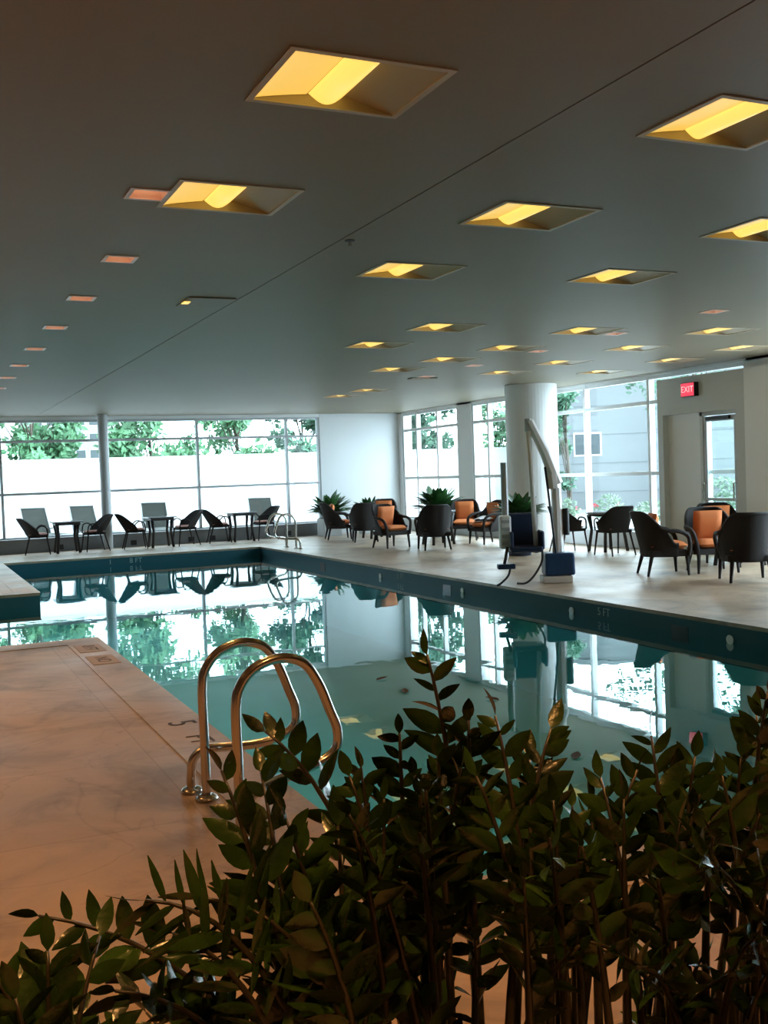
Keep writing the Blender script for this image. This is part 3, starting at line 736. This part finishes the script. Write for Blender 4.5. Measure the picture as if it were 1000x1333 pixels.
TR = [(-.3, 40, .5, 2.5, 3.6, 2600, .34, 11, 'tree', 'green tree at the left picture edge beyond the garden wall'),
      (4.0, 38.6, .3, 1.75, 3.6, 2700, .30, 12, 'tree', 'green tree left of the grey post beyond the garden wall'),
      (8.3, 39.2, .3, 2.1, 3.7, 3400, .32, 13, 'tree', 'bright green tree right of the grey post beyond the garden wall'),
      (11.6, 38.8, .3, 1.5, 3.3, 2200, .30, 14, 'tree', 'green tree beyond the wall behind the third window table'),
      (14.5, 39.4, .3, 1.5, 3.5, 2400, .30, 15, 'tree_b', 'darker tree beyond the wall left of the white end wall'),
      (19.7, 39, .4, 2.0, 3.2, 2400, .32, 16, 'tree_b', 'dark tree seen through the corner window'),
      (23.6, 39.5, .4, 1.6, 2.2, 1000, .32, 17, 'tree', 'sparse tree seen beside the round column on its left')]
for a in TR: tree('leafy_tree', *a[:8], a[8], a[9])
o = tree('leafy_tree', 19.85, 28.7, .8, .8, 1.9, 1300, .2, 18, 'tree_b', 'narrow dark tree seen just right of the round column', 10, .08)
o = tree('leafy_tree', 19.7, 22.4, 3.1, 2.4, 1.9, 900, .2, 19, 'tree_b', 'spreading tree with drooping branches outside the window left of the door', 12, .07)

# far building
def building(name, x, y, rz, W, D, Hh, rows, lab, wall, lines=False, win=None):
    o = empty(name, (x, y, 0), rz)
    MB().bb(-W/2, W/2, 0, D, -.3, Hh).build('wall_body', wall, o)
    MB().bb(-W/2-.1, W/2+.1, -.1, D+.1, Hh, Hh+.2).build('roof', wall, o)
    if lines:
        m = MB(); z = .6
        while z < Hh: m.bb(-W/2, W/2, -.012, 0, z, z+.03); z += 1.05
        m.build('siding_joint', 'siding_line', o)
    for (wx, wzz, ww, wh) in win:
        f = MB().bb(wx-ww/2-.06, wx+ww/2+.06, -.03, .02, wzz-.06, wzz+wh+.06).build('window', 'white_frame', o)
        MB().bb(wx-ww/2, wx+ww/2, -.045, -.031, wzz, wzz+wh).build('pane', 'bglass', f)
    return tag(o, lab, 'building')
wins = [(x_, z_, .95, .85) for x_ in (-3.9, -2.5, -1.1, .3, 1.7, 3.1) for z_ in (4.2, 5.9, 7.6)]
building('apartment_building', 16.0, 110, 0, 10, 8, 11, 3, 'white building with small dark windows between the trees left of the grey post', 'bwall', False, wins)
r = ROT @ _ray(880, 600); yb = 29.5; xb = r.x/r.y*yb
building('patio_building', xb+1.5, yb-.5, -.62, 13, 4, 5.2, 2, 'white sided building close outside the right windows', 'siding', True, [(-4.6, 2.0, .9, .75), (3.2, 1.7, 1.2, 1.6), (.2, 3.6, 1, 1)])
# shrubs with flowers outside the right window
def make_shrub(h_, w_, n, seed, fm, nf, lab, x, y, pot=.35):
    rnd = random.Random(seed); o = empty('flowering_shrub', (x, y, -.02)); f = MB(); g = MB()
    for i in range(n):
        d = Vector((rnd.gauss(0, 1), rnd.gauss(0, 1), rnd.gauss(0, 1))).normalized(); p = Vector((d.x*w_, d.y*w_, pot+h_/2+d.z*h_/2))*1.0
        p = Vector((p.x*rnd.random()**.4, p.y*rnd.random()**.4, p.z)); q = Vector((rnd.gauss(0, 1), rnd.gauss(0, 1), abs(rnd.gauss(0, 1)))).normalized()
        f.card(p, q, q.orthogonal().normalized(), .12, .06)
    for i in range(nf):
        d = Vector((rnd.gauss(0, 1), rnd.gauss(0, 1), rnd.gauss(0, 1)*.7)).normalized(); p = Vector((d.x*w_, d.y*w_, pot+h_*.5+d.z*h_*.5))
        for k in range(5):
            q = Vector((rnd.gauss(0, 1), rnd.gauss(0, 1), rnd.gauss(0, 1))).normalized(); g.card(p, q, q.orthogonal().normalized(), .07, .05)
    MB().lathe([(.14, 0), (.2, pot), (.17, pot)], 16).build('pot', 'planter', o)
    f.build('foliage', 'shrub', o); g.build('blossoms', fm, o)
    return tag(o, lab, 'shrub', 'potted shrubs on the patio')
for i, a in enumerate(((.45, .30, 260, 31, 'pink', 4, 'small patio shrub right beside the column', 14.2, 20.6, .35), (.55, .34, 320, 32, 'red', 10, 'patio shrub with red flowers behind the pale round table', 14.3, 19.1, .35),
          (.42, .42, 340, 33, 'pink', 6, 'wide low patio shrub in the middle of the window', 14.3, 17.6, .35), (.55, .28, 300, 34, 'red', 12, 'patio shrub with red blooms next to the door surround', 14.0, 16.3, .40),
          (.9, .45, 700, 35, 'pink', 4, 'tall green shrub seen through the glass door', 14.9, 16.1, .35), (.32, .3, 260, 36, 'pink', 40, 'low pink flowering shrub seen through the door glass', 14.0, 14.45, .38))):
    make_shrub(*a)
M['shrubg'] = M['shrub']

# floating leaves on the water
for (u, v, rz, lab) in ((490, 886, .3, 'brown leaf floating left of the tall sprig'), (528, 903, 1.2, 'brown leaf floating just under the first'), (650, 912, 2, 'brown leaf floating near the column reflection'), (748, 989, .8, 'brown leaf floating below the lift reflection')):
    r = ROT @ _ray(u, v); k = (WZ-EYE)/r.z; m = MB(); m.leaf(Vector((0, 0, .004)), Vector((math.cos(rz), math.sin(rz), 0)), Vector((0, 0, 1)), .13, .06, bend=-.1)
    f = m.build('floating_leaf', 'bark', solid=.002); f.location = (r.x*k, r.y*k, WZ); tag(f, lab, 'leaf', 'fallen leaves on the pool')

# ------------------------------------------------------------------ foreground plants
SZ = .42
o = empty('plant_trough', (0, 0, 0)); 
m = MB(); m.bb(-.75, 1.75, .98, 1.02, 0, SZ+.03); m.bb(-.75, 1.75, 1.68, 1.72, 0, SZ+.03); m.bb(-.75, -.71, 1.02, 1.68, 0, SZ+.03); m.bb(1.71, 1.75, 1.02, 1.68, 0, SZ+.03); m.bb(-.71, 1.71, 1.02, 1.68, 0, .05)
m.build('trough_body', 'trough', o); MB().bb(-.71, 1.71, 1.02, 1.68, .05, SZ-.01).build('soil', 'soil', o)
tag(o, 'long dark plant trough holding the foreground foliage', 'planter')
def zz(base_px, tips, ls, lab, seed, narrow=False, extra=0):
    rnd = random.Random(seed)
    r = ROT @ _ray(base_px, 640); yb_ = 1.38+rnd.uniform(-.12, .14); bx = r.x/r.y*yb_
    o = empty('leafy_plant', (bx, yb_, SZ-.01)); B0 = Vector((bx, yb_, SZ-.01))
    for ti, tp in enumerate(tips):
        u, v, d = tp[:3]; hang = tp[3] if len(tp) > 3 else 0; st_ = MB(); lf = MB()
        T = at(u, v, d)-B0; Bp = Vector((rnd.uniform(-.07, .07), rnd.uniform(-.07, .07), 0))
        Cc = Vector((Bp.x+(T.x-Bp.x)*.22, Bp.y+(T.y-Bp.y)*.22, T.z*(.72+hang)))
        n = 14; pts = []
        for i in range(n+1):
            t = i/n; pts.append(Bp*(1-t)**2+Cc*2*t*(1-t)+T*t*t)
        rad = [.0105*(1-.8*i/n) for i in range(n+1)]
        stalk = st_.tube(pts, rad, 6).build('stalk', 'stem', o, smooth=True)
        length = sum((pts[i+1]-pts[i]).length for i in range(n))
        start = rnd.uniform(.44, .58); cnt = max(7, int(length*(1-start)/(.023 if not narrow else .020)))
        side0 = rnd.uniform(0, PI)
        viewn = (B0+T-Vector((0, 0, EYE))).normalized()
        for k in range(cnt):
            t = start+(1-start)*k/(cnt-1); p = Bp*(1-t)**2+Cc*2*t*(1-t)+T*t*t; tg = ((Cc-Bp)*(1-t)+(T-Cc)*t).normalized()
            ref = (viewn*rnd.uniform(.5, 1.0)+Vector((rnd.gauss(0, .35), rnd.gauss(0, .35), rnd.gauss(0, .35)))).normalized()
            sd = tg.cross(ref).normalized()*(1 if k % 2 else -1)
            dirn = (tg*rnd.uniform(.45, .85)+sd*rnd.uniform(.7, 1)+Vector((0, 0, .12))).normalized()
            if k == cnt-1: dirn = tg
            L = ls*.98*rnd.uniform(.75, 1.2)*(.75+.5*math.sin(PI*min(1, (t-start)/(1-start)+.15)))
            W = L*(rnd.uniform(.36, .50) if not narrow else rnd.uniform(.13, .2))
            nr = (sd.cross(tg)*(1 if k % 2 else -1)+Vector((rnd.gauss(0, .35), rnd.gauss(0, .35), rnd.gauss(0, .35)+.2))).normalized()
            lf.leaf(p, dirn, nr, L, W, bend=rnd.uniform(.0, .25), n=5, cup=rnd.uniform(.1, .35))
        lf.build('leaves', 'leaf', stalk, smooth=True)
    return tag(o, lab, 'plant', 'foreground plants in the trough')
def fill(u0, u1, v0, v1, n, seed, d0=1.35, d1=1.8):
    rnd = random.Random(seed); return [(rnd.uniform(u0, u1), rnd.uniform(v0, v1), rnd.uniform(d0, d1)) for _ in range(n)]
zz(60, [(-15, 1262, 1.32), (62, 1238, 1.35), (130, 1218, 1.38), (20, 1300, 1.3)]+fill(-40, 180, 1270, 1340, 4, 41), .075, 'low plant with broad upright leaves in the bottom left corner', 1)
zz(330, [(50, 1192, 1.45, .12), (150, 1290, 1.35, .05), (200, 1280, 1.4)]+fill(150, 330, 1270, 1335, 3, 42), .07, 'plant with a long leafy branch arching far left over the deck', 2)
zz(430, [(190, 1172, 1.35, .22), (262, 1168, 1.38, .2), (330, 1185, 1.4, .12), (225, 1215, 1.35, .15)], .085, 'plant with narrow feathery leaflets left of the handrail feet', 3, narrow=True)
zz(430, [(288, 1003, 1.5), (340, 1005, 1.55), (370, 1060, 1.5), (440, 1075, 1.55), (395, 1110, 1.5)]+fill(350, 470, 1120, 1230, 3, 43), .068, 'leafy plant directly in front of the handrail feet', 4)
zz(520, [(345, 952, 1.65, .1), (470, 1000, 1.6), (500, 1040, 1.6), (455, 1010, 1.6)]+fill(440, 560, 1060, 1160, 3, 44), .06, 'plant whose thin branch crosses the loop of the handrail', 5)
zz(575, [(556, 852, 1.65), (520, 955, 1.6), (610, 938, 1.65), (570, 985, 1.6), (600, 1000, 1.6), (540, 1010, 1.6)]+fill(510, 640, 1020, 1150, 4, 45), .062, 'tallest foreground plant with one sprig rising above the rest', 6)
zz(670, [(718, 948, 1.7, .05), (645, 932, 1.7), (690, 985, 1.7), (620, 1010, 1.6), (705, 1020, 1.7)]+fill(600, 740, 1010, 1150, 4, 46), .062, 'plant whose top leaves point right under the lift reflection', 7)
zz(760, [(782, 1012, 1.75), (830, 1002, 1.75), (745, 1050, 1.7), (770, 1040, 1.75), (812, 1040, 1.7)]+fill(710, 840, 1050, 1150, 5, 47), .06, 'plant right of centre with a rounded low top', 8)
zz(850, [(848, 958, 1.8, .03), (905, 985, 1.8), (880, 1010, 1.8), (925, 1000, 1.8), (860, 1060, 1.75)]+fill(820, 940, 1060, 1150, 4, 48), .062, 'plant with one curled sprig in front of the door reflection', 9)
zz(960, [(1000, 900, 1.85), (985, 930, 1.9), (965, 985, 1.85), (1010, 1000, 1.85), (990, 1060, 1.8), (940, 1010, 1.8)]+fill(920, 1050, 1050, 1150, 5, 49), .062, 'tall plant at the right picture edge', 10)
zz(610, fill(480, 760, 1190, 1320, 5, 50, 1.3, 1.7), .065, 'low dense plant filling the bottom centre', 11)
zz(880, fill(760, 1030, 1190, 1330, 7, 51, 1.3, 1.75), .065, 'low dense plant filling the bottom right corner', 12)
zz(400, fill(330, 500, 1210, 1330, 5, 52, 1.3, 1.6), .07, 'low dark plant below the handrail feet at the bottom edge', 13)
